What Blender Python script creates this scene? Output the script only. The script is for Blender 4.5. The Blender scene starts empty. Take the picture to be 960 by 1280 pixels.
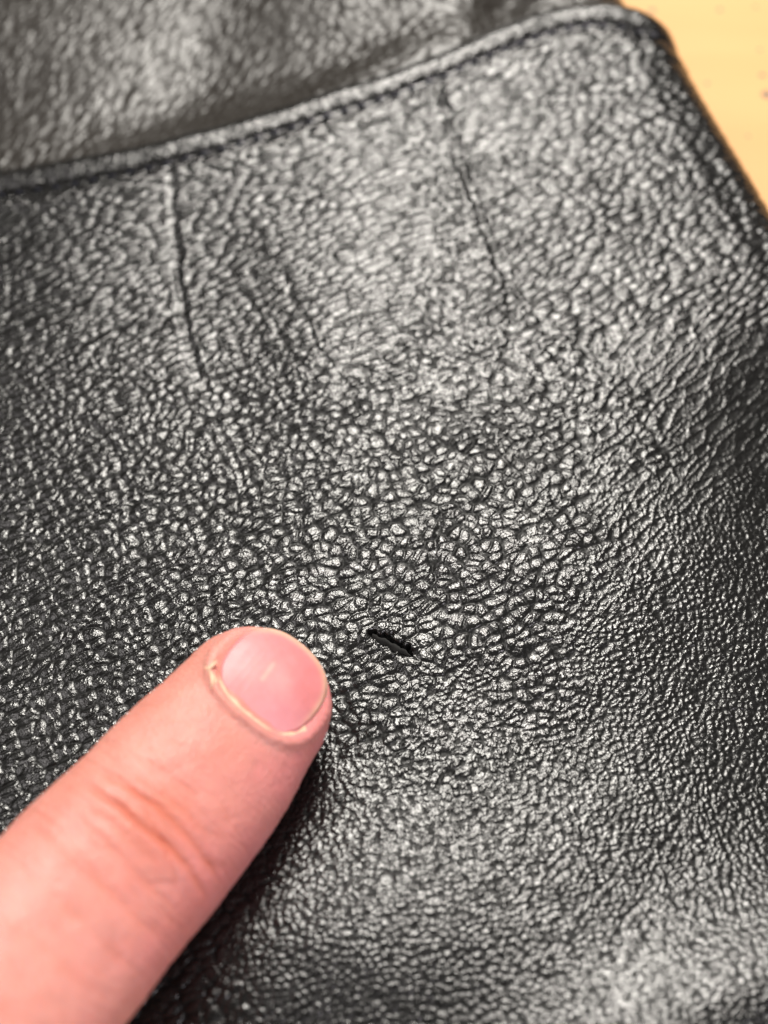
import bpy, math
import numpy as np
from mathutils import Vector, Matrix

# ------------------------------------------------------------------ camera, world, lights, exposure
scene = bpy.context.scene
col = scene.collection
MM = 0.001                                   # everything below is measured in millimetres
W_PX, H_PX = 960.0, 1280.0
ELEV = math.radians(55.0)
DIST = 140.0
F_PX = 480.0 / math.tan(math.radians(15.0))
CAM = np.array([0.0, -DIST * math.cos(ELEV), DIST * math.sin(ELEV)])
FWD = -CAM / np.linalg.norm(CAM)
RIGHT = np.array([1.0, 0.0, 0.0])
UP = np.cross(RIGHT, FWD)

cam_data = bpy.data.cameras.new('camera')
cam = bpy.data.objects.new('camera', cam_data)
col.objects.link(cam)
cam.location = Vector(CAM * MM)
cam.rotation_euler = Matrix((RIGHT, UP, -FWD)).transposed().to_euler()
cam_data.sensor_fit = 'HORIZONTAL'
cam_data.sensor_width = 36.0
cam_data.lens = 18.0 / math.tan(math.radians(15.0))
cam_data.clip_start = 0.002
cam_data.clip_end = 50.0
cam_data.dof.use_dof = True
cam_data.dof.focus_distance = 0.1315
cam_data.dof.aperture_fstop = cam_data.lens / 2.7
scene.camera = cam

world = bpy.data.worlds.new('World')
scene.world = world
world.use_nodes = True
bg = world.node_tree.nodes['Background']
bg.inputs['Color'].default_value = (1.0, 0.93, 0.84, 1)
bg.inputs['Strength'].default_value = 0.105


def area(name, loc, target, sx, sy, power, color):
    d = bpy.data.lights.new(name, 'AREA')
    d.shape = 'RECTANGLE'
    d.size, d.size_y = sx, sy
    d.energy = power
    d.color = color
    o = bpy.data.objects.new(name, d)
    col.objects.link(o)
    o.location = loc
    o.rotation_euler = (Vector(target) - Vector(loc)).to_track_quat('-Z', 'Y').to_euler()
    return o


area('window_light', (0.035, 0.43, 0.54), (0, 0.01, 0), 0.26, 0.29, 7.6, (1.0, 0.955, 0.88))
area('room_light', (-0.42, 0.10, 0.48), (0, 0, 0), 0.30, 0.30, 1.1, (1.0, 0.94, 0.92))
area('cool_light', (0.36, -0.32, 0.42), (0, 0, 0), 0.30, 0.30, 2.3, (1.0, 0.93, 0.98))

vs = scene.view_settings
vs.view_transform = 'Standard'
vs.look = 'None'
vs.exposure = 0.0
vs.gamma = 1.0
scene.cycles.use_denoising = True
scene.cycles.max_bounces = 6


# ------------------------------------------------------------------ helpers
def unproject(px, py, z=0.0):
    """photo pixel -> point of the place on the level plane of height z (mm)"""
    px, py = np.asarray(px, float), np.asarray(py, float)
    d = (FWD[None] + ((px - 480) / F_PX)[..., None] * RIGHT + ((640 - py) / F_PX)[..., None] * UP)
    t = (z - CAM[2]) / d[..., 2]
    return CAM + d * t[..., None]


def up1(px, py, z=0.0):
    return unproject(np.array([px]), np.array([py]), z)[0]


def project(P):
    r = P - CAM
    dep = r @ FWD
    return 480 + F_PX * (r @ RIGHT) / dep, 640 - F_PX * (r @ UP) / dep


rng = np.random.default_rng(7)
TAB = rng.random((16, 256, 256))


def vnoise(x, y, s=0):
    ix, iy = np.floor(x).astype(int), np.floor(y).astype(int)
    fx, fy = x - ix, y - iy
    fx, fy = fx * fx * (3 - 2 * fx), fy * fy * (3 - 2 * fy)
    t = TAB[s % 16]
    g = lambda a, b: t[(ix + a + 31 * s) & 255, (iy + b + 17 * s) & 255]
    return (g(0, 0) * (1 - fx) + g(1, 0) * fx) * (1 - fy) + (g(0, 1) * (1 - fx) + g(1, 1) * fx) * fy - 0.5


def fbm(x, y, s=0, o=3):
    r, a = 0, 1.0
    for k in range(o):
        r = r + a * vnoise(x * 2 ** k + 3.7 * k, y * 2 ** k - 5.1 * k, s + k)
        a *= 0.5
    return r


def worley(x, y, s=0, jit=0.9):
    ix, iy = np.floor(x).astype(int), np.floor(y).astype(int)
    f1 = np.full(x.shape, 9.0)
    f2 = np.full(x.shape, 9.0)
    cid = np.zeros(x.shape)
    ta, tb, tc = TAB[s % 16], TAB[(s + 5) % 16], TAB[(s + 9) % 16]
    for a in (-1, 0, 1):
        for b in (-1, 0, 1):
            I, J = (ix + a + 13 * s) & 255, (iy + b + 29 * s) & 255
            dx = ix + a + 0.5 + jit * (ta[I, J] - 0.5) - x
            dy = iy + b + 0.5 + jit * (tb[I, J] - 0.5) - y
            d = dx * dx + dy * dy
            near = d < f1
            f2 = np.where(near, f1, np.minimum(f2, d))
            cid = np.where(near, tc[I, J], cid)
            f1 = np.where(near, d, f1)
    return np.sqrt(f1), np.sqrt(f2), cid


def sstep(a, b, x):
    t = np.clip((x - a) / (b - a), 0, 1)
    return t * t * (3 - 2 * t)


def pebble(x, y, ang, lx, ly, s, groove=0.22, warp=0.35, wfreq=0.45, dome=0.8):
    """grain of domed cells with sunken borders; lx/ly cell size (mm) along/across ang (degrees)"""
    a = math.radians(ang)
    u = (x * math.cos(a) + y * math.sin(a)) / lx
    v = (-x * math.sin(a) + y * math.cos(a)) / ly
    u2 = u + warp * 2 * fbm(u * wfreq * 2, v * wfreq * 2, s + 1, 2)
    v2 = v + warp * 2 * fbm(u * wfreq * 2 + 40, v * wfreq * 2 + 11, s + 2, 2)
    u2 = u2 + 0.9 * vnoise(u * 0.23, v * 0.23, s + 4)
    v2 = v2 + 0.9 * vnoise(u * 0.23 + 7, v * 0.23 + 3, s + 5)
    f1, f2, cid = worley(u2, v2, s)
    e = f2 - f1
    sharp = groove * (0.75 + 1.1 * (vnoise(u * 0.9, v * 0.9, s + 6) + 0.5) ** 1.5)
    deep = 0.55 + 0.75 * (vnoise(u * 0.45 + 5, v * 0.45, s + 7) + 0.5)
    return (1 - np.exp(-(e / sharp))) * (0.65 + 0.35 * cid) * deep - dome * f1 * f1


def polyline_dist(px, py, pts):
    """distance and position along a polyline"""
    best = np.full(px.shape, 1e9)
    tt = np.zeros(px.shape)
    n = len(pts) - 1
    for i in range(n):
        ax, ay = pts[i]
        bx, by = pts[i + 1]
        dx, dy = bx - ax, by - ay
        t = np.clip(((px - ax) * dx + (py - ay) * dy) / (dx * dx + dy * dy), 0, 1)
        d = np.hypot(px - ax - t * dx, py - ay - t * dy)
        m = d < best
        best = np.where(m, d, best)
        tt = np.where(m, (i + t) / n, tt)
    return best, tt


def groove_shade(h, k=6):
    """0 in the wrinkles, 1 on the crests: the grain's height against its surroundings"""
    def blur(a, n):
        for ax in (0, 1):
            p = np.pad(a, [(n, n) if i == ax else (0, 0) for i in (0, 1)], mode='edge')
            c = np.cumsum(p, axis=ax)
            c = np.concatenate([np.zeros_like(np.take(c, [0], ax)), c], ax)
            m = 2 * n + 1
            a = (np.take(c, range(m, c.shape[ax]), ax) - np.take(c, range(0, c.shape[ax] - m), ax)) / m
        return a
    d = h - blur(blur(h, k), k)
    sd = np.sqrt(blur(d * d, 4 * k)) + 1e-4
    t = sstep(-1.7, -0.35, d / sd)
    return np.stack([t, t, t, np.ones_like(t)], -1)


def grid_mesh(name, P, mat, parent=None, close_v=False, color=None):
    """P: rows x cols x 3 in mm -> one smooth mesh object"""
    R, C = P.shape[:2]
    me = bpy.data.meshes.new(name)
    idx = np.arange(R * C).reshape(R, C)
    if close_v:
        nx = np.roll(idx, -1, axis=1)
        q = np.stack([idx[:-1], nx[:-1], nx[1:], idx[1:]], -1).reshape(-1, 4)
    else:
        q = np.stack([idx[:-1, :-1], idx[:-1, 1:], idx[1:, 1:], idx[1:, :-1]], -1).reshape(-1, 4)
    me.vertices.add(R * C)
    me.vertices.foreach_set('co', (P.reshape(-1, 3) * MM).astype(np.float32).ravel())
    me.loops.add(q.size)
    me.loops.foreach_set('vertex_index', q.astype(np.int32).ravel())
    me.polygons.add(len(q))
    me.polygons.foreach_set('loop_start', np.arange(0, q.size, 4, dtype=np.int32))
    me.polygons.foreach_set('use_smooth', np.ones(len(q), dtype=bool))
    me.update(calc_edges=True)
    if color is not None:
        at = me.color_attributes.new('tint', 'FLOAT_COLOR', 'POINT')
        at.data.foreach_set('color', color.reshape(-1, 4).astype(np.float32).ravel())
    me.materials.append(mat)
    o = bpy.data.objects.new(name, me)
    col.objects.link(o)
    if parent is not None:
        o.parent = parent
    return o


def normals(P):
    du = np.gradient(P, axis=1)
    dv = np.gradient(P, axis=0)
    n = np.cross(du, dv)
    return n / np.maximum(np.linalg.norm(n, axis=-1, keepdims=True), 1e-9)


def node_mat(name):
    m = bpy.data.materials.new(name)
    m.use_nodes = True
    nt = m.node_tree
    return m, nt, nt.nodes['Principled BSDF']


def N(nt, kind, **kw):
    n = nt.nodes.new(kind)
    for k, v in kw.items():
        if hasattr(n, k):
            setattr(n, k, v)
        else:
            n.inputs[k].default_value = v
    return n


# ------------------------------------------------------------------ materials
def leather_material(name, base, rough, bump=0.35):
    m, nt, b = node_mat(name)
    L = nt.links.new
    tc = N(nt, 'ShaderNodeTexCoord')
    b.inputs['Base Color'].default_value = (*base, 1)
    b.inputs['IOR'].default_value = 1.56
    n1 = N(nt, 'ShaderNodeTexNoise', Scale=420.0, Detail=3.0)
    L(tc.outputs['Object'], n1.inputs['Vector'])
    mr = N(nt, 'ShaderNodeMapRange')
    mr.inputs['To Min'].default_value = rough - 0.07
    mr.inputs['To Max'].default_value = rough + 0.07
    L(n1.outputs['Fac'], mr.inputs['Value'])
    # glossy crests, matt wrinkles; specular is cut there too, painting in groove shade
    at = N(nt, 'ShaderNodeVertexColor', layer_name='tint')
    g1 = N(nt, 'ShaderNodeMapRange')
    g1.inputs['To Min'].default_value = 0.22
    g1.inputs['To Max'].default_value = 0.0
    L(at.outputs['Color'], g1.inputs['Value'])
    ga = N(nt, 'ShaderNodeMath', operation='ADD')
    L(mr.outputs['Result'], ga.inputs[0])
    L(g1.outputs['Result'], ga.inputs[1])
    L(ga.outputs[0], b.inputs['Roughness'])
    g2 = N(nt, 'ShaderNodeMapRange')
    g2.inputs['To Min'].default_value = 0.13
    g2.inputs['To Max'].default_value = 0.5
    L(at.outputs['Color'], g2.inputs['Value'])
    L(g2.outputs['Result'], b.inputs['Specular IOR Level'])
    v = N(nt, 'ShaderNodeTexVoronoi', feature='DISTANCE_TO_EDGE', Scale=3300.0)
    nw = N(nt, 'ShaderNodeTexNoise', Scale=1500.0, Detail=2.0)
    L(tc.outputs['Object'], nw.inputs['Vector'])
    mx = N(nt, 'ShaderNodeVectorMath', operation='MULTIPLY_ADD')
    mx.inputs[1].default_value = (0.0003, 0.0003, 0.0003)
    L(nw.outputs['Color'], mx.inputs[0])
    L(tc.outputs['Object'], mx.inputs[2])
    L(mx.outputs[0], v.inputs['Vector'])
    r = N(nt, 'ShaderNodeMapRange')
    r.inputs['From Max'].default_value = 0.35
    L(v.outputs['Distance'], r.inputs['Value'])
    n2 = N(nt, 'ShaderNodeTexNoise', Scale=9000.0, Detail=2.0)
    L(tc.outputs['Object'], n2.inputs['Vector'])
    ad = N(nt, 'ShaderNodeMath', operation='MULTIPLY_ADD')
    ad.inputs[1].default_value = 0.35
    L(n2.outputs['Fac'], ad.inputs[0])
    L(r.outputs['Result'], ad.inputs[2])
    bp = N(nt, 'ShaderNodeBump', Strength=bump, Distance=0.00006)
    L(ad.outputs[0], bp.inputs['Height'])
    L(bp.outputs['Normal'], b.inputs['Normal'])
    return m


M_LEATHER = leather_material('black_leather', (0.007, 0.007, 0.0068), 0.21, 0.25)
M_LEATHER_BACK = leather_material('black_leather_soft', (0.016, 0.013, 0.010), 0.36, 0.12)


def plain(name, colr, rough, spec=0.5):
    m, nt, b = node_mat(name)
    tc = N(nt, 'ShaderNodeTexCoord')
    n1 = N(nt, 'ShaderNodeTexNoise', Scale=2500.0, Detail=3.0)
    nt.links.new(tc.outputs['Object'], n1.inputs['Vector'])
    cr = N(nt, 'ShaderNodeMix', data_type='RGBA')
    cr.inputs[6].default_value = (*[c * 0.7 for c in colr], 1)
    cr.inputs[7].default_value = (*[min(1, c * 1.2) for c in colr], 1)
    nt.links.new(n1.outputs['Fac'], cr.inputs[0])
    nt.links.new(cr.outputs[2], b.inputs['Base Color'])
    b.inputs['Roughness'].default_value = rough
    b.inputs['Specular IOR Level'].default_value = spec
    bp = N(nt, 'ShaderNodeBump', Strength=0.4, Distance=0.00005)
    nt.links.new(n1.outputs['Fac'], bp.inputs['Height'])
    nt.links.new(bp.outputs['Normal'], b.inputs['Normal'])
    return m


M_THREAD = plain('navy_thread', (0.010, 0.011, 0.018), 0.75, 0.25)
M_RAW = plain('raw_leather_fibre', (0.012, 0.012, 0.011), 0.75, 0.3)
M_CUTICLE = plain('dry_cuticle', (0.78, 0.52, 0.36), 0.6, 0.3)

# ------------------------------------------------------------------ table
Z_TABLE = -13.0
SPECKS = [(815, 13, 0.55), (958, 118, 0.75), (953, 94, 0.45), (950, 62, 0.3), (900, 12, 0.35), (884, 104, 0.25),
          (944, 8, 0.3), (935, 170, 0.2)]


def table_material():
    m, nt, b = node_mat('pale_wood')
    L = nt.links.new
    tc = N(nt, 'ShaderNodeTexCoord')
    mp = N(nt, 'ShaderNodeMapping')
    mp.inputs['Scale'].default_value = (25, 140, 25)
    mp.inputs['Rotation'].default_value = (0, 0, 0.5)
    L(tc.outputs['Object'], mp.inputs['Vector'])
    n1 = N(nt, 'ShaderNodeTexNoise', Scale=1.0, Detail=5.0, Distortion=0.6)
    L(mp.outputs[0], n1.inputs['Vector'])
    cr = N(nt, 'ShaderNodeMix', data_type='RGBA')
    cr.inputs[6].default_value = (0.62, 0.310, 0.100, 1)
    cr.inputs[7].default_value = (0.69, 0.37, 0.135, 1)
    L(n1.outputs['Fac'], cr.inputs[0])
    last = cr.outputs[2]
    nz = N(nt, 'ShaderNodeTexNoise', Scale=1800.0, Detail=2.0)
    L(tc.outputs['Object'], nz.inputs['Vector'])
    off = N(nt, 'ShaderNodeVectorMath', operation='MULTIPLY_ADD')
    off.inputs[1].default_value = (0.0007, 0.0007, 0)
    L(nz.outputs['Color'], off.inputs[0])
    L(tc.outputs['Object'], off.inputs[2])
    for (px, py, rad) in SPECKS:
        p = up1(px, py, Z_TABLE) * MM
        ds = N(nt, 'ShaderNodeVectorMath', operation='DISTANCE')
        ds.inputs[1].default_value = (p[0] + 0.00035, p[1] + 0.00035, 0)
        L(off.outputs[0], ds.inputs[0])
        mr = N(nt, 'ShaderNodeMapRange')
        mr.inputs['From Min'].default_value = rad * 0.6 * MM
        mr.inputs['From Max'].default_value = rad * 1.2 * MM
        L(ds.outputs['Value'], mr.inputs['Value'])
        mx = N(nt, 'ShaderNodeMix', data_type='RGBA')
        mx.inputs[6].default_value = (0.10, 0.085, 0.07, 1)
        L(mr.outputs['Result'], mx.inputs[0])
        L(last, mx.inputs[7])
        last = mx.outputs[2]
    L(last, b.inputs['Base Color'])
    b.inputs['Roughness'].default_value = 0.55
    return m


tb = np.linspace(-1, 1, 24)
TP = np.zeros((24, 24, 3))
TP[..., 0] = tb[None] * 420
TP[..., 1] = tb[:, None] * 420 + 60
table = grid_mesh('tabletop', TP, table_material())
table.location.z = Z_TABLE * MM
table['kind'] = 'structure'
table['label'] = 'pale yellow wooden tabletop with a few dark specks'

# ------------------------------------------------------------------ bag: base shape of the front pocket
bag = bpy.data.objects.new('leather_bag', None)
col.objects.link(bag)
bag['label'] = 'black pebbled leather bag with stitched pocket rim lying on the yellow table'
bag['category'] = 'bag'

# right-hand side of the bag: a straight fold line in plan
E1, E2 = up1(812, 28, -4.0), up1(957, 257, -4.0)
ED = (E2 - E1)[:2] / np.linalg.norm((E2 - E1)[:2])          # along the side, towards the viewer
EN = np.array([-ED[1], ED[0]])                              # outward (to the right)
if EN[0] < 0:
    EN = -EN
TURN = 9.2                                                  # the turn-over starts this far inside the silhouette


def edge_x(y):
    """plan x of the start of the turn-over at a given y"""
    p0 = E1[:2] - EN * TURN
    t = (y - p0[1]) / ED[1]
    return p0[0] + t * ED[0]


# profile of the turn-over: slope angle against arc length
s_tab = np.linspace(0, 40, 801)
ang = -11 * np.exp(-((s_tab - 1.9) / 1.3) ** 2) - 104 * sstep(3.4, 12.5, s_tab)
ang = np.radians(ang)
ds = s_tab[1] - s_tab[0]
prof_x = np.concatenate([[0], np.cumsum(np.cos(ang))[:-1] * ds])
prof_z = np.concatenate([[0], np.cumsum(np.sin(ang))[:-1] * ds])
prof_z = np.maximum(prof_z, Z_TABLE + 0.3)

# soft swellings and hollows of the stuffed pocket: (px, py, half-length, half-width in mm, turn, height)
SWELL = [
    (430, 1200, 18, 9.0, 4, 1.5),
    (900, 1290, 26, 7.5, 27, 2.6),
    (720, 900, 26, 10, 0, -0.7),
    (600, 330, 9, 16, -20, 0.5),
    (200, 330, 9, 14, -10, -0.45),
    (40, 400, 10, 18, 0, 0.2),
    (410, 470, 8, 14, 0, 0.45),
    (300, 400, 5, 14, 15, -0.35),
    (860, 480, 12, 12, 30, 0.3),
    (318, 925, 6.5, 6.5, 0, -0.8),            # pressed in under the fingertip
]


def base_z(x, y):
    z = -0.0010 * (x - 14) ** 2 + 1.0
    z = z + 0.0009 * np.maximum(y - 18, 0) ** 2 * (0.55 + 0.45 * sstep(-20, 15, x))
    z = z - 0.0028 * np.maximum(x - 11, 0) ** 2 * (1 - sstep(8, 34, y)) * sstep(-48, -28, y)
    for (px, py, a, b, r, h) in SWELL:
        c = up1(px, py)
        r = math.radians(r)
        u = (x - c[0]) * math.cos(r) + (y - c[1]) * math.sin(r)
        v = -(x - c[0]) * math.sin(r) + (y - c[1]) * math.cos(r)
        z = z + h * np.exp(-(u / a) ** 2 - (v / b) ** 2)
    z = z + 0.22 * fbm(x / 14, y / 14, 4, 2)
    return z


def on_leather(px, py, lift=0.0):
    """photo pixels -> points on the pocket's base shape"""
    px, py = np.asarray(px, float), np.asarray(py, float)
    z = np.zeros_like(px)
    for _ in range(12):
        out = []
        for a, b, c in zip(px, py, z):
            out.append(up1(a, b, c))
        out = np.array(out)
        z = base_z(out[:, 0], out[:, 1]) + lift
    return out


RIM_PX = np.array([(-90, 226), (-40, 220), (0, 214), (60, 207), (100, 200), (200, 178), (300, 152), (400, 120), (480, 95), (550, 70), (610, 42),
                   (680, 15), (720, 6), (770, 4), (800, 12)], float)
rim3 = on_leather(RIM_PX[:, 0], RIM_PX[:, 1], 0.9)
_o = np.argsort(rim3[:, 0])
RX, RY = rim3[_o, 0], rim3[_o, 1]
kk = np.linspace(RX[0] - 8, RX[-1] + 40, 900)
RYf = np.interp(kk, RX, RY)
sl = (RY[1] - RY[0]) / (RX[1] - RX[0])
RYf = np.where(kk < RX[0], RY[0] + (kk - RX[0]) * sl, RYf)
ker = np.exp(-np.linspace(-2, 2, 61) ** 2)
ker /= ker.sum()
RYf = np.convolve(np.pad(RYf, 30, mode='edge'), ker, 'valid')


def rim_y(x):
    return np.interp(x, kk, RYf)


def fold_down(y, s):
    """point at arc length s past the fold start"""
    return np.interp(s, s_tab, prof_x), np.interp(s, s_tab, prof_z)


def surface(xf, y):
    """flattened (x, y) -> base point of the leather"""
    ex = edge_x(y)
    over = (xf - ex) * EN[0]                      # arc length past the fold, measured square to it
    over = np.maximum(over, 0)
    dx, dz = fold_down(y, over)
    P = np.zeros(xf.shape + (3,))
    P[..., 0] = np.where(over > 0, xf - over * EN[0] + dx * EN[0], xf)
    P[..., 1] = np.where(over > 0, y - over * EN[1] + dx * EN[1], y)
    zt = base_z(np.minimum(xf, ex), y)
    fade = 1 - sstep(3, 12, over)
    P[..., 2] = np.where(over > 0, zt * fade + dz, zt)
    P[..., 2] = np.maximum(P[..., 2], Z_TABLE + 0.3)
    return P


CREASES = [   # photo pixels, width (mm), depth (mm)
    ([(214, 205), (216, 260), (222, 330), (228, 390), (236, 440), (248, 480), (268, 520)], 0.40, 0.42),
    ([(222, 330), (232, 400), (246, 470)], 0.25, 0.2),
    ([(546, 95), (560, 150), (580, 215), (600, 270), (622, 320), (640, 365), (638, 420), (628, 480)], 0.40, 0.45),
    ([(640, 365), (680, 410), (700, 470)], 0.25, 0.15),
    ([(310, 330), (330, 380), (352, 420), (385, 470), (400, 520)], 0.24, 0.10),
    ([(345, 320), (380, 400), (400, 440), (440, 490), (470, 545), (490, 580)], 0.24, 0.10),
    ([(100, 520), (140, 560), (160, 610), (170, 680)], 0.25, 0.22),
    ([(440, 490), (520, 470), (590, 440)], 0.22, 0.14),
    ([(596, 540), (560, 600), (545, 680), (540, 760)], 0.22, 0.16),
    ([(268, 520), (300, 590), (310, 640)], 0.22, 0.18),
    ([(330, 700), (300, 720), (240, 760), (180, 800)], 0.25, 0.16),
    ([(8, 290), (14, 370), (6, 430)], 0.3, 0.2),
]
TEAR_PX = [(466, 792), (475, 797), (486, 800), (498, 809), (506, 812), (515, 820)]


def grain(xf, y, qx, qy):
    """relief of the leather in mm; qx, qy: where it shows in the photograph (places the kinds of grain on the hide)"""
    wob = 130 * fbm(xf / 7, y / 7, 2, 3)
    X, Y = qx + wob, qy + wob
    # weights of the kinds of grain
    wE = sstep(650, 880, X * 0.55 + Y * 0.55 - 40) * sstep(640, 830, Y + 0.35 * (X - 480))
    wE = np.maximum(wE, sstep(930, 1010, Y) * sstep(200, 420, X))
    wD = sstep(680, 860, X) * sstep(300, 470, Y) * (1 - sstep(760, 930, Y)) * (1 - 0.5 * wE)
    wB = (1 - sstep(340, 560, Y)) * sstep(500, 640, X) * (1 - wD)
    wA = (1 - sstep(380, 600, Y)) * (1 - sstep(460, 600, X))
    wC = np.clip(1 - wE - wD - wB - wA, 0, 1)
    tot = wA + wB + wC + wD + wE
    h = np.zeros_like(xf)
    h += wA / tot * (0.128 * pebble(xf, y, 27, 2.0, 0.92, 1, 0.45, 0.2, dome=1.0))
    h += wB / tot * (0.150 * pebble(xf, y, 37, 1.95, 0.94, 3, 0.45, 0.15, dome=1.0))
    h += wC / tot * (0.118 * pebble(xf, y, 25, 1.28, 1.05, 6, 0.20, 0.22, dome=1.4))
    hD = pebble(xf, y, 47, 3.0, 0.95, 8, 0.26, 0.30)
    h += wD / tot * (-0.085 * hD)
    h += wE / tot * (0.074 * pebble(xf, y, 10, 0.66, 0.55, 10, 0.32, 0.22, dome=1.2))
    h *= (tot / np.sqrt(wA ** 2 + wB ** 2 + wC ** 2 + wD ** 2 + wE ** 2)) ** 1.15      # as deep where two kinds meet
    # second, finer net of wrinkles over all of it
    p2 = pebble(xf, y, -15, 0.52, 0.46, 12, 0.20)
    amp = 0.026 * wC + 0.022 * wA + 0.018 * wB + 0.032 * wD + 0.016 * wE
    h += amp / tot * p2 * (0.6 + 0.8 * (vnoise(xf / 5, y / 5, 9) + 0.5))
    # long thin wrinkles
    a = math.radians(62)
    u, v = xf * math.cos(a) + y * math.sin(a), -xf * math.sin(a) + y * math.cos(a)
    ln = np.abs(fbm(u / 7, v / 1.6, 11, 2))
    h -= 0.07 * np.exp(-(ln / 0.03) ** 2) * (wC * 0.8 + 0.35 * wB + 0.35 * wA) / tot * (0.5 + vnoise(xf / 6, y / 6, 13))
    h += 0.07 * fbm(xf / 3.2, y / 3.2, 5, 2)
    # stretched smooth over the fold at the near right
    fold = np.exp(-((Y - wob - (1285 - 0.40 * (X - wob - 660))) / 60) ** 2) * sstep(560, 760, X)
    h *= 1 - 0.4 * fold
    return h, (wA + wB) / tot


def crease_field(xf, y):
    c = np.zeros_like(xf)
    jx = 0.6 * fbm(xf / 2.0, y / 2.0, 3, 3)
    jy = 0.6 * fbm(xf / 2.0 + 9, y / 2.0, 7, 3)
    for pts, w, dep in CREASES:
        P = on_leather([p[0] for p in pts], [p[1] for p in pts])[:, :2]
        lo, hi = P.min(0) - 4, P.max(0) + 4
        m = (xf > lo[0]) & (xf < hi[0]) & (y > lo[1]) & (y < hi[1])
        if not m.any():
            continue
        d, t = polyline_dist(xf[m] + jx[m], y[m] + jy[m], P)
        fade = sstep(0, 0.06, t) * (1 - sstep(0.75, 1.0, t)) * (0.7 + 0.9 * (vnoise(t * 14, t * 0 + w * 30, 2) + 0.5) * 0.6)
        if pts[0][1] < 210:
            fade = (1 - sstep(0.75, 1.0, t)) * (0.8 + 0.4 * vnoise(t * 14, t * 0 + w * 30, 2))
        c[m] += fade * (-dep * 0.25 * (0.32 * np.exp(-(d / w) ** 2) + 1.5 * np.exp(-(d / (2.8 * w)) ** 2)) + 0.18 * dep * np.exp(-((d - 2.2 * w) / w) ** 2))
    return c


def tear_field(xf, y):
    P = on_leather([p[0] for p in TEAR_PX], [p[1] for p in TEAR_PX])[:, :2]
    d, t = polyline_dist(xf, y, P)
    rag = 0.62 * fbm(xf / 0.45, y / 0.45, 6, 3)
    w = 0.66 * np.sin(np.pi * (0.10 + 0.84 * t)) ** 0.7
    k = 1 - sstep(w * 0.25, w * 1.05, d + rag)
    lip = np.exp(-((d - 1.0) / 0.6) ** 2)
    return -1.0 * k + 0.10 * lip


# rows run from the near end to the rim, columns from the left past the fold and down to the table
NR = 1010
y0 = -62.0
rows = np.linspace(0, 1, NR)
rows = rows * 0.80 + 0.20 * rows ** 2          # wider rows far away
NL, NV, NW = 36, 880, 150
# column layout, per row
yy_nom = y0 + (70 - y0) * rows
sight = unproject(np.full(NR, 0.0), np.full(NR, 0.0))    # placeholder shape
dep = (np.stack([np.zeros(NR), yy_nom, np.zeros(NR)], -1) - CAM) @ FWD
half = (480 / F_PX) * dep
xl = -half - 2.5
xr = np.minimum(half + 2.5, edge_x(yy_nom) - 1.0)
xe = edge_x(yy_nom) + 26.0 / EN[0]
c1 = np.linspace(0, 1, NL, endpoint=False)
c2 = np.linspace(0, 1, NV, endpoint=False)
c3 = np.linspace(0, 1, NW)
XF = np.concatenate([(xl - 16)[:, None] + 16 * c1[None],
                     xl[:, None] + (xr - xl)[:, None] * c2[None],
                     xr[:, None] + (xe - xr)[:, None] * c3[None]], 1)
RYg = rim_y(np.minimum(XF, edge_x(yy_nom)[:, None] + 14))
YF = y0 + (RYg - y0) * rows[:, None]

B = surface(XF, YF)
NB = normals(B)
QX, QY = project(B)
h, soft = grain(XF, YF, QX, QY)
cf = crease_field(XF, YF)
h = h * (1 + np.clip(cf * 1.2, -0.5, 0)) + cf
# the hem is folded over the pocket's mouth: the panel dips under it along the stitching
rimd = (RYg - YF) * 0.91
HEM = 2.6
h = h * sstep(0.0, 1.5, np.abs(rimd - HEM) + 0.5)
h = h - 0.09 * np.exp(-((rimd - HEM) / 0.32) ** 2) - 0.5 * (1 - sstep(HEM - 1.0, HEM - 0.2, rimd))
h = h + 0.25 * np.exp(-((rimd - HEM - 2.0) / 1.2) ** 2)
h = h + tear_field(XF, YF)
front = grid_mesh('front_pocket', B + NB * h[..., None], M_LEATHER, bag, False, 1 - (1 - groove_shade(h - 0.75 * cf)) * (1 - 0.35 * soft[..., None]))

# ------------------------------------------------------------------ bag: folded hem with its stitches
NH, NC = 1500, 46
xh = np.linspace(-66, edge_x(rim_y(50)) + 17, NH)
prof = []
for k in range(NC):
    t = k / (NC - 1)
    if t < 0.25:                                  # underside, from inside the mouth to the lip
        a = t / 0.25
        prof.append((2.0 - 2.4 * a, -1.5 + 0.5 * a))
    elif t < 0.5:                                 # the round lip
        a = (t - 0.25) / 0.25 * math.pi
        prof.append((-0.4 - 0.75 * math.sin(a), -0.25 - 0.75 * math.cos(a)))
    else:                                         # the top, falling to the stitch line
        a = (t - 0.5) / 0.5
        prof.append((-0.4 + (HEM + 0.35) * a, 0.5 + 0.30 * math.sin(min(1, a * 3.0) * math.pi / 2) - 0.52 * a - 0.42 * a ** 8))
prof = np.array(prof)
XH = np.repeat(xh[:, None], NC, 1)
wav = 0.25 * fbm(xh / 5, xh * 0, 3, 2)
YH = rim_y(XH) - (prof[None, :, 0]) * 1.09 + wav[:, None]
BH = surface(XH, YH)
NH_ = normals(surface(XH, rim_y(XH) - np.linspace(0, 4, NC)[None]))
NH_ = np.where(NH_[..., 2:3] < -0.2, -NH_, NH_)
gh = 0.035 * pebble(XH, YH + prof[None, :, 1], 60, 1.3, 0.8, 5, 0.3) + 0.035 * pebble(XH, YH, 0, 0.6, 0.5, 2, 0.3)
gh = gh + 0.14 * fbm(XH / 2.6, YH / 3, 8, 2)
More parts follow.
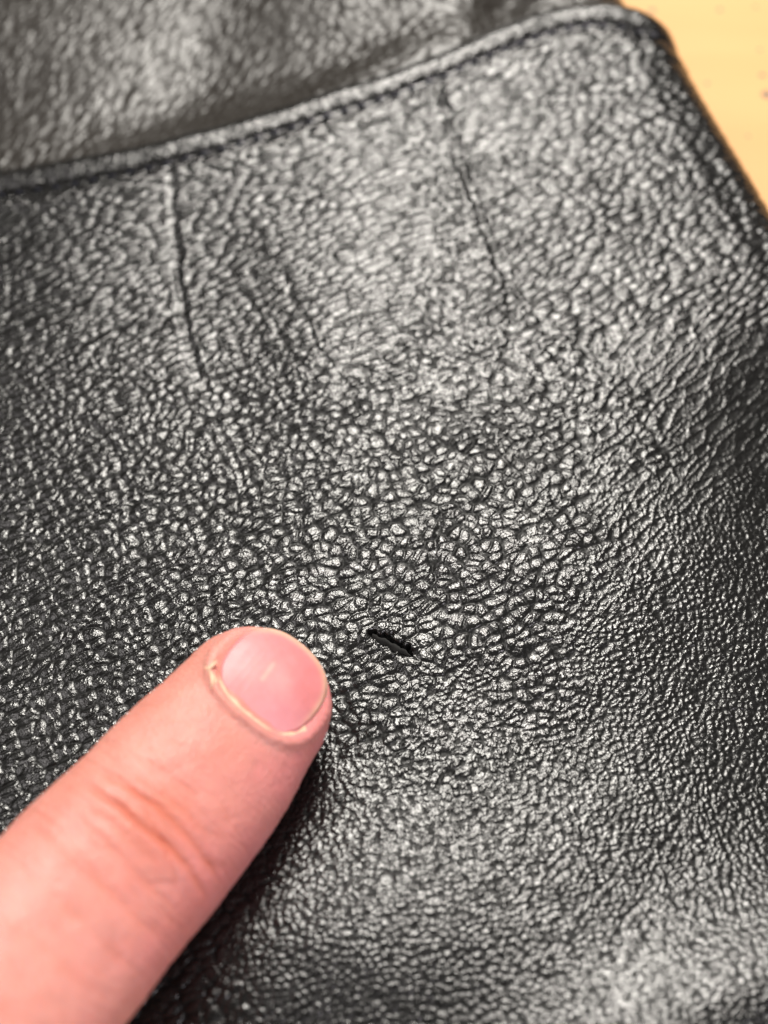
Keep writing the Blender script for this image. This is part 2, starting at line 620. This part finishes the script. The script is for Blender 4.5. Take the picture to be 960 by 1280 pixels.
# pulled-in spots at each stitch
SP = 2.2
tt_h = np.concatenate([[0], np.cumsum(np.hypot(np.diff(xh), np.diff(rim_y(xh))))])
pull = np.cos(2 * math.pi * tt_h / SP)
gh = gh - 0.05 * pull[:, None] * np.exp(-((prof[None, :, 0] - HEM + 0.4) / 0.7) ** 2)
PH = BH + NH_ * (prof[None, :, 1] + gh)[..., None]
hem = grid_mesh('pocket_hem', PH[:, ::-1], M_LEATHER, bag, False, groove_shade(gh, 5)[:, ::-1])


def capsule(name, length, rad, mat, seg=8, rings=9):
    P = np.zeros((rings, seg, 3))
    for i in range(rings):
        t = i / (rings - 1)
        x = (t - 0.5) * length
        r = rad * max(0.02, math.sin(math.pi * min(max(t, 0.02), 0.98)) ** 0.45)
        for j in range(seg):
            a = 2 * math.pi * j / seg
            tw = 1 + 0.12 * math.sin(3 * a + t * 9)
            P[i, j] = (x, r * tw * math.cos(a), r * tw * math.sin(a) + 0.25 * math.sin(math.pi * t) - 0.12)
    return P


st_me = None
n_st = int(tt_h[-1] / SP)
for k in range(n_st):
    sk = (k + 0.5) * SP
    x = float(np.interp(sk, tt_h, xh))
    if x < -60:
        continue
    yv = rim_y(np.array([x])) - (HEM + 0.15) * 1.09
    p = surface(np.array([x]), yv)[0]
    p2 = surface(np.array([x + 0.5]), rim_y(np.array([x + 0.5])) - (HEM + 0.15) * 1.09)[0]
    d = (p2 - p) / np.linalg.norm(p2 - p)
    nrm = np.cross(d, [ED[0], ED[1], 0])
    nrm /= np.linalg.norm(nrm)
    if nrm[2] < 0:
        nrm = -nrm
    if st_me is None:
        o = grid_mesh('stitch', capsule('stitch', 1.25, 0.25, M_THREAD), M_THREAD, hem, close_v=True)
        st_me = o.data
    else:
        o = bpy.data.objects.new('stitch', st_me)
        col.objects.link(o)
        o.parent = hem
    bt = np.cross(nrm, d)
    jit = math.radians(rng.uniform(-5, 5) + 6)
    d2 = d * math.cos(jit) + bt * math.sin(jit)
    b2 = np.cross(nrm, d2)
    M = Matrix(((d2[0], b2[0], nrm[0]), (d2[1], b2[1], nrm[1]), (d2[2], b2[2], nrm[2]))).to_4x4()
    M.translation = Vector((p + nrm * -0.06) * MM)
    o.matrix_basis = M

# ------------------------------------------------------------------ bag: back panel behind the pocket
bx = np.linspace(-78, 1, 460)
NRb = 300
Yb = np.linspace(0, 1, NRb)
xcol = np.linspace(0, 1, 520)
YB = np.zeros((NRb, 520))
XB = -80 + xcol[None] * (edge_x(110.0) + 24 + 80) + 0 * YB
YB = rim_y(np.minimum(XB, edge_x(90) + 6)) - 6 + (Yb[:, None] ** 1.15) * 78
XB = np.minimum(XB, 1e9)
BB = surface(XB, YB)
over = np.maximum((XB - edge_x(YB)) * EN[0], 0)
sink = 3.4 + 2.5 * sstep(0, 10, over)
zz = np.zeros_like(XB)
for (px, py, a, b, r, hgt) in [(190, 232, 34, 7, 24, 2.6), (200, 120, 20, 8, 26, -1.2), (560, 90, 20, 5, 28, 1.6), (0, 30, 12, 10, 20, 0.7), (450, 5, 13, 11, 20, 1.5),
                               (640, -10, 3.2, 18, -12, -2.2), (560, 10, 6, 12, -10, 0.8), (720, -10, 7, 12, -15, 0.5),
                               (250, 60, 6, 14, -10, -0.8), (-40, 120, 10, 10, 0, -0.8)]:
    c = up1(px, py, -2.5)
    r = math.radians(r)
    u = (XB - c[0]) * math.cos(r) + (YB - c[1]) * math.sin(r)
    v = -(XB - c[0]) * math.sin(r) + (YB - c[1]) * math.cos(r)
    zz += hgt * np.exp(-(u / a) ** 2 - (v / b) ** 2)
BB[..., 2] = np.maximum(BB[..., 2] * 0.9 - sink + zz, Z_TABLE + 0.3)
bqx, bqy = project(BB)
gb = sstep(280, 420, bqx)
hb = (1 - gb) * 0.18 * pebble(XB, YB, 66, 2.6, 0.95, 4, 0.55) + gb * 0.20 * pebble(XB, YB, 40, 1.6, 1.3, 7, 0.5)
hb += 0.05 * pebble(XB, YB, 0, 0.8, 0.7, 2, 0.3) + 0.12 * fbm(XB / 3, YB / 3, 3, 2)
back = grid_mesh('back_panel', BB + normals(BB) * hb[..., None], M_LEATHER_BACK, bag, False, groove_shade(hb, 4))

# ------------------------------------------------------------------ bag: the torn nick, with its lifted flap
tp = on_leather([p[0] for p in TEAR_PX], [p[1] for p in TEAR_PX])
FL = np.zeros((12, 30, 3))
for j in range(30):
    t = j / 29
    c = np.array([np.interp(t, np.linspace(0, 1, len(tp)), tp[:, k]) for k in range(3)])
    c[2] = float(surface(np.array([c[0]]), np.array([c[1]]))[0, 2])
    wid = math.sin(math.pi * min(1, 0.08 + t * 0.90)) ** 0.7
    rag = 0.12 * math.sin(j * 0.85) + 0.06 * math.sin(j * 2.1 + 1) + 0.08 * math.sin(j * 0.4)
    for i in range(12):
        v = i / 11
        FL[i, j] = c + np.array([0.30, 0.55, 0]) * (-0.95 * wid + (0.85 * wid + rag * wid) * v)
        FL[i, j, 2] += -0.10 + wid * (0.30 * math.sin(v * 1.9) + 0.03 * math.sin(j * 2.3 + i * 1.3))
grid_mesh('torn_flap', FL, M_RAW, bag)['label'] = 'small dark torn nick in the leather'

# ------------------------------------------------------------------ finger
SEC = [  # photo centre of the finger, half width in pixels, height of the axis above the leather
    (316, 882, 99, 6.4), (255, 962, 117, 6.6), (189, 1036, 124, 7.3), (121, 1110, 131, 8.6), (56, 1185, 138, 10.4),
    (-15, 1262, 146, 12.8), (-90, 1345, 150, 15.6), (-170, 1430, 148, 18.8)]
cen, hw = [], []
for (px, py, w, z) in SEC:
    p = up1(px, py, z)
    cen.append(p)
    hw.append(w / F_PX * float((p - CAM) @ FWD))
cen, hw = np.array(cen), np.array(hw)
cum = np.concatenate([[0], np.cumsum(np.linalg.norm(np.diff(cen, axis=0), axis=1))])
A_TIP = (cen[0] - cen[2]) / np.linalg.norm(cen[0] - cen[2])       # towards the tip
to_cam = (CAM - cen[1]) / np.linalg.norm(CAM - cen[1])
U_TIP = to_cam - A_TIP * (to_cam @ A_TIP)
U_TIP /= np.linalg.norm(U_TIP)
S_TIP = np.cross(A_TIP, U_TIP)                                    # to the right, seen from above
LT = hw[0] * 1.0                                                  # length of the rounded tip ahead of the first section


def axis_at(s):
    """s: distance from the first section towards the hand (negative: the round tip)"""
    s = np.asarray(s, float)
    c = np.stack([np.interp(np.maximum(s, 0), cum, cen[:, k]) for k in range(3)], -1)
    c = c + np.maximum(-s, 0)[..., None] * A_TIP
    r = np.interp(np.maximum(s, 0), cum, hw)
    return c, r


NS, NT = 620, 420
sv = np.concatenate([-LT * np.cos(np.linspace(0, math.pi / 2, 170)), np.linspace(0, cum[-1], NS - 169)[1:]])
NS = len(sv)
C0, R0 = axis_at(sv)
ker = np.ones(41) / 41
for k in range(3):
    full = np.pad(C0[:, k], 20, mode='reflect', reflect_type='odd')
    C0s = np.convolve(full, ker, 'valid')
    C0[170:, k] = C0s[170:]
full = np.pad(R0, 20, mode='edge')
R0 = np.convolve(full, ker, 'valid')
cap = np.sqrt(np.clip(1 - (np.minimum(sv, 0) / LT) ** 2, 0, 1))
cap = np.maximum(cap, 0.004)
th = np.linspace(0, 2 * math.pi, NT, endpoint=False)             # 0 = right side, 90 deg = back of the finger
ct, st_ = np.cos(th), np.sin(th)
TH = th[None] + 0 * sv[:, None]
SV = sv[:, None] + 0 * TH
flat_top = np.interp(sv, [-LT, 0, 9, 16, 30, 60], [0.60, 0.70, 0.80, 0.86, 0.84, 0.86])
flat_bot = np.interp(sv, [-LT, 0, 9, 30, 60], [0.86, 0.90, 0.88, 0.85, 0.85])
ex = 2.25
rad = (np.abs(ct) ** ex + np.abs(st_) ** ex) ** (-1 / ex)
LAT = (R0 * cap)[:, None] * (rad * ct)[None]
capt = np.maximum((1 - np.clip(np.abs(np.minimum(sv, 0)) / LT, 0, 1) ** 3.0) ** (1 / 3.0), 0.004)
VER = np.where(st_[None] > 0, (R0 * capt * flat_top)[:, None], (R0 * cap * flat_bot)[:, None]) * (rad * st_)[None]
# the nail lies on the back of the tip: where on it, in mm along and across
NAIL_C = -1.45                                                    # sv of the nail's middle
NL_, NW_ = 4.5, 4.6                                             # half length, half width
an, bn = -(SV - NAIL_C) / NL_, LAT / NW_
rn = (np.abs(an) ** 2.5 + np.abs(bn) ** 2.5) ** (1 / 2.5)
topm = sstep(0.15, 0.45, np.sin(TH))
H = np.zeros_like(SV)
bed = 1 - sstep(0.94, 1.06, rn)
H -= 0.42 * bed * topm
foldr = np.exp(-((rn - 1.12) / 0.11) ** 2) * topm
prox = sstep(0.35, -0.35, an)
H += foldr * (0.15 * sstep(0.5, -0.5, an) + 0.22 * sstep(0.9, 0.2, an) + 0.02)
# creases over the last joint and behind it
lat01 = LAT / np.maximum(R0[:, None], 1)
CR = np.zeros_like(SV)


def crease(s0, bend, skew, l0, l1, w, d, sd):
    global CR
    line = s0 + bend * lat01 ** 2 + skew * lat01 + 0.35 * fbm(lat01 * 4 + sd, lat01 * 0 + sd * 1.7, sd % 7, 3)
    dd = (SV - line)
    m = np.exp(-(dd / w) ** 2) * sstep(l0 - 0.18, l0 + 0.12, lat01) * (1 - sstep(l1 - 0.12, l1 + 0.18, lat01))
    CR = CR + d * m * sstep(0.1, 0.45, np.sin(TH))


for args in [(12.9, 0.9, 0.2, -0.45, 0.35, 0.28, 0.5, 1), (14.2, 0.6, 0.3, -0.62, 0.78, 0.32, 0.9, 2), (16.0, 0.4, 0.2, -0.66, 0.72, 0.34, 1.1, 3),
             (17.4, 0.2, 0.1, -0.5, 0.25, 0.3, 0.45, 4), (19.0, -0.5, 0.4, -0.5, 0.68, 0.3, 0.45, 5), (21.6, -0.7, 0.2, -0.75, 0.7, 0.4, 0.45, 6),
             (24.6, -0.8, 0.3, -0.6, 0.6, 0.45, 0.32, 7), (28.0, -0.9, -0.2, -0.7, 0.7, 0.5, 0.3, 8), (11.4, 0.9, 0.1, -0.5, 0.1, 0.22, 0.25, 9),
             (15.3, 2.6, 3.0, -0.1, 0.5, 0.25, 0.45, 10), (13.8, -1.5, -2.0, -0.6, 0.0, 0.22, 0.4, 11), (33, -1.0, 0, -0.7, 0.7, 0.6, 0.3, 12)]:
    crease(*args)
H -= 0.20 * CR
fine = np.abs(fbm(SV / 1.1 + 0.8 * lat01 ** 2, LAT / 6.5, 13, 3))
FINE = np.exp(-(fine / 0.05) ** 2) * sstep(0.1, 0.5, np.sin(TH)) * sstep(5, 10, SV) * (1 - 0.5 * sstep(20, 32, SV))
H -= 0.055 * FINE
H += 0.28 * np.exp(-((SV - 15.2) / 3.8) ** 2) * sstep(0.2, 0.9, np.sin(TH))            # the knuckle
H += 0.16 * fbm(SV / 3.2, LAT / 3.5, 3, 3) * sstep(-4, 4, SV)
tiny = pebble(SV, LAT + 0.3 * VER, 20, 0.62, 0.40, 14, 0.3)
H += 0.045 * tiny * (1 - bed * topm) * sstep(-LT, -LT + 1.5, SV)
rho = np.sqrt(LAT ** 2 + VER ** 2) + 1e-6
P = C0[:, None] + S_TIP[None, None] * (LAT * (1 + H / np.maximum(rho, 0.8)))[..., None] + U_TIP[None, None] * (VER * (1 + H / np.maximum(rho, 0.8)))[..., None]
# the pad is pressed flat where it touches the leather
zl = surface(P[..., 0], np.minimum(P[..., 1], 40))[..., 2] + 0.05
P[..., 2] = np.where(P[..., 2] < zl, zl + 0.15 * (P[..., 2] - zl) * 0, P[..., 2])
# skin tints: the redder joint creases, the pinker tip
cl = np.zeros(P.shape[:2] + (4,))
base = np.array([0.630, 0.262, 0.212])
red = np.array([0.54, 0.150, 0.095])
pink = np.array([0.660, 0.240, 0.235])
pale = np.array([0.65, 0.310, 0.265])
mx = np.clip(0.62 * CR + 0.16 * FINE + 0.38 * np.exp(-((SV - 15.0) / 3.2) ** 2 - ((lat01 - 0.0) / 0.55) ** 2) + 0.25 * fbm(SV / 2.2, LAT / 2.0, 6, 3), 0, 1)
pk = np.clip(sstep(-0.1, 0.9, lat01) * 0.8 + 0.4 * fbm(SV / 5, LAT / 4, 2, 3) + 0.3 * sstep(3, -5, SV), 0, 1)  # right side pinker: rosy fill light painted into the skin colour
pl = np.clip(np.exp(-((rn - 1.2) / 0.13) ** 2) * topm * 0.5 + 0.55 * sstep(19, 28, SV) + 0.25 * fbm(SV / 4, LAT / 3, 9, 3), 0, 1)
cc = base + (pink - base) * pk[..., None]
cc = cc + (pale - cc) * pl[..., None]
cc = cc + (red - cc) * mx[..., None]
cl[..., :3] = cc
cl[..., 3] = 1


def skin_material(name, rough, spec, fine):
    m, nt, b = node_mat(name)
    L = nt.links.new
    a = N(nt, 'ShaderNodeVertexColor', layer_name='tint')
    tc = N(nt, 'ShaderNodeTexCoord')
    n1 = N(nt, 'ShaderNodeTexNoise', Scale=700.0, Detail=4.0)
    L(tc.outputs['Object'], n1.inputs['Vector'])
    hs = N(nt, 'ShaderNodeHueSaturation')
    mr = N(nt, 'ShaderNodeMapRange')
    mr.inputs['To Min'].default_value = 0.84
    mr.inputs['To Max'].default_value = 1.16
    L(n1.outputs['Fac'], mr.inputs['Value'])
    L(mr.outputs['Result'], hs.inputs['Value'])
    L(a.outputs['Color'], hs.inputs['Color'])
    L(hs.outputs['Color'], b.inputs['Base Color'])
    b.inputs['Roughness'].default_value = rough
    b.inputs['Specular IOR Level'].default_value = spec
    b.inputs['Subsurface Weight'].default_value = 0.55
    b.inputs['Subsurface Radius'].default_value = (1.0, 0.35, 0.2)
    b.inputs['Subsurface Scale'].default_value = 0.0005
    if fine:
        v = N(nt, 'ShaderNodeTexVoronoi', feature='DISTANCE_TO_EDGE', Scale=2600.0)
        L(tc.outputs['Object'], v.inputs['Vector'])
        bp = N(nt, 'ShaderNodeBump', Strength=0.7, Distance=0.00007)
        L(v.outputs['Distance'], bp.inputs['Height'])
        L(bp.outputs['Normal'], b.inputs['Normal'])
    return m


M_SKIN = skin_material('skin', 0.48, 0.35, True)
M_NAIL = skin_material('nail', 0.42, 0.40, False)
finger = grid_mesh('finger', P[:, ::-1], M_SKIN, None, True, cl[:, ::-1])
finger['label'] = 'bare finger with short nail reaching in from lower left, tip on the leather'
finger['category'] = 'finger'

# nail plate: a domed sheet with thickness set into the bed
nu, nv_ = 120, 120
ga, gb_ = np.linspace(-1, 1, nu), np.linspace(-1, 1, nv_)
GA, GB = np.meshgrid(ga, gb_, indexing='ij')
sc_a = (1 - np.abs(GB) ** 2.5 * 0.999) ** (1 / 2.5)
AA = GA * sc_a                                                    # superellipse outline
s_n = NAIL_C - AA * NL_
lat_n = GB * NW_


def top_height(s, lat):
    c, r = axis_at(s)
    cp = np.sqrt(np.clip(1 - (np.minimum(s, 0) / LT) ** 2, 0.0001, 1))
    ct3 = (1 - np.clip(np.abs(np.minimum(s, 0)) / LT, 0, 0.999) ** 3.0) ** (1 / 3.0)
    ft = np.interp(s, [-LT, 0, 9, 16], [0.60, 0.70, 0.80, 0.86])
    q = np.clip(np.abs(lat) / (r * cp), 0, 0.995)
    return c, r * ct3 * ft * (1 - q ** ex) ** (1 / ex)


# the plate is stiffer than the tip beneath it: blend with a simple double curve
cN, vN = top_height(np.full_like(s_n, NAIL_C), lat_n * 0)
mid = float(vN.mean())
dome = mid - 0.036 * lat_n ** 2 * 1.0 - 0.030 * (s_n - NAIL_C - 1.2) ** 2 * (1 + 0.4 * (s_n < NAIL_C))
cS, vS = top_height(s_n, lat_n)
ver_n = 0.5 * dome + 0.5 * vS - 0.02
edge_in = (np.abs(AA) ** 2.5 + np.abs(GB) ** 2.5) ** 0.4
ver_n = ver_n - 0.45 * sstep(0.93, 1.0, edge_in) * sstep(0.9, 0.3, AA)
ver_n += 0.0025 * np.sin(lat_n * 9 + 0.8 * np.sin(lat_n * 3)) + 0.03 * fbm(s_n / 2, lat_n / 1.2, 4, 2)
PN = cS + S_TIP * lat_n[..., None] + U_TIP * ver_n[..., None]
nc = np.zeros(PN.shape[:2] + (4,))
nbase = np.array([0.690, 0.240, 0.245])
npale = np.array([0.72, 0.36, 0.35])
nlil = np.array([0.69, 0.335, 0.375])
nedge = np.array([0.71, 0.42, 0.31])
t1 = np.clip(np.exp(-((AA + 0.15) / 0.45) ** 2 - ((GB + 0.05) / 0.45) ** 2) * 0.75 + 0.5 * fbm(s_n / 2.2, lat_n / 1.8, 3, 3), 0, 1)
t2 = np.clip(sstep(0.2, -0.8, AA) * 0.6 * sstep(-0.6, 0.6, GB), 0, 1)
t3 = sstep(0.80, 0.97, edge_in) * sstep(-0.2, 0.6, AA + 0.5 * GB)
nail_glint = np.exp(-((GB + 0.18 + 0.05 * AA) / 0.045) ** 2) * sstep(-0.32, -0.22, AA) * (1 - sstep(0.10, 0.28, AA))  # thin highlight on the nail, painted into its colour
ncc = nbase + (npale - nbase) * t1[..., None]
ncc = ncc + (nlil - ncc) * t2[..., None]
ncc = ncc + (nedge - ncc) * t3[..., None]
ncc = ncc + (np.array([0.82, 0.60, 0.48]) - ncc) * (0.42 * nail_glint)[..., None]
nc[..., :3] = ncc
nc[..., 3] = 1
nail = grid_mesh('nail', PN, M_NAIL, finger, False, nc)

# dry cuticle along the nail's root and its right-hand side
na = 260
pa = np.radians(np.linspace(128, 372, na))                        # angle round the nail; 90 = tip, 270 = root
Q = np.zeros((na, 10, 3))
ca_, sa_ = np.cos(pa), np.sin(pa)
rr = (np.abs(ca_) ** 2.5 + np.abs(sa_) ** 2.5) ** (-1 / 2.5)
thick = 0.16 + 0.14 * fbm(np.arange(na) / 45.0, np.zeros(na), 5, 2)
thick = np.maximum(0.035 + 0.32 * fbm(np.arange(na) / 26.0, np.zeros(na) + 3.3, 5, 3), 0.012) * sstep(0, 30, np.arange(na)) * sstep(0, 30, na - 1 - np.arange(na))
for i in range(na):
    k = 1.03
    ss = NAIL_C - sa_[i] * rr[i] * NL_ * k
    ll = ca_[i] * rr[i] * NW_ * k
    c, v = top_height(np.array([ss]), np.array([ll]))
    out = S_TIP * ca_[i] + A_TIP * sa_[i]
    base_p = c[0] + S_TIP * ll + U_TIP * (v[0] - 0.02)
    for j in range(10):
        b = 2 * math.pi * j / 10
        Q[i, j] = base_p + out * (thick[i] * 2.1 * math.cos(b)) + U_TIP * (thick[i] * 0.55 * math.sin(b))
grid_mesh('cuticle', Q, M_CUTICLE, finger, True)

# loose flake of dry skin at the left corner of the nail root
fk = np.zeros((9, 14, 3))
for i in range(9):
    for j in range(14):
        t, v = j / 13, i / 8 - 0.5
        ss = NAIL_C + 3.5 + 2.3 * (t - 0.5) + 0.25 * math.sin(7 * t)
        ll = -4.75 + 0.9 * t + v * (0.75 * (0.35 + math.sin(math.pi * t) * 0.5 + 0.3 * math.sin(9 * t + 1))) - 0.35 * math.sin(5 * t)
        c, vv = top_height(np.array([ss]), np.array([ll]))
        fk[i, j] = c[0] + S_TIP * ll + U_TIP * (vv[0] + 0.38 + 0.20 * math.sin(3 * t + 4 * v) + 0.12 * (v * 2) ** 2)
grid_mesh('skin_flake', fk, M_CUTICLE, finger)
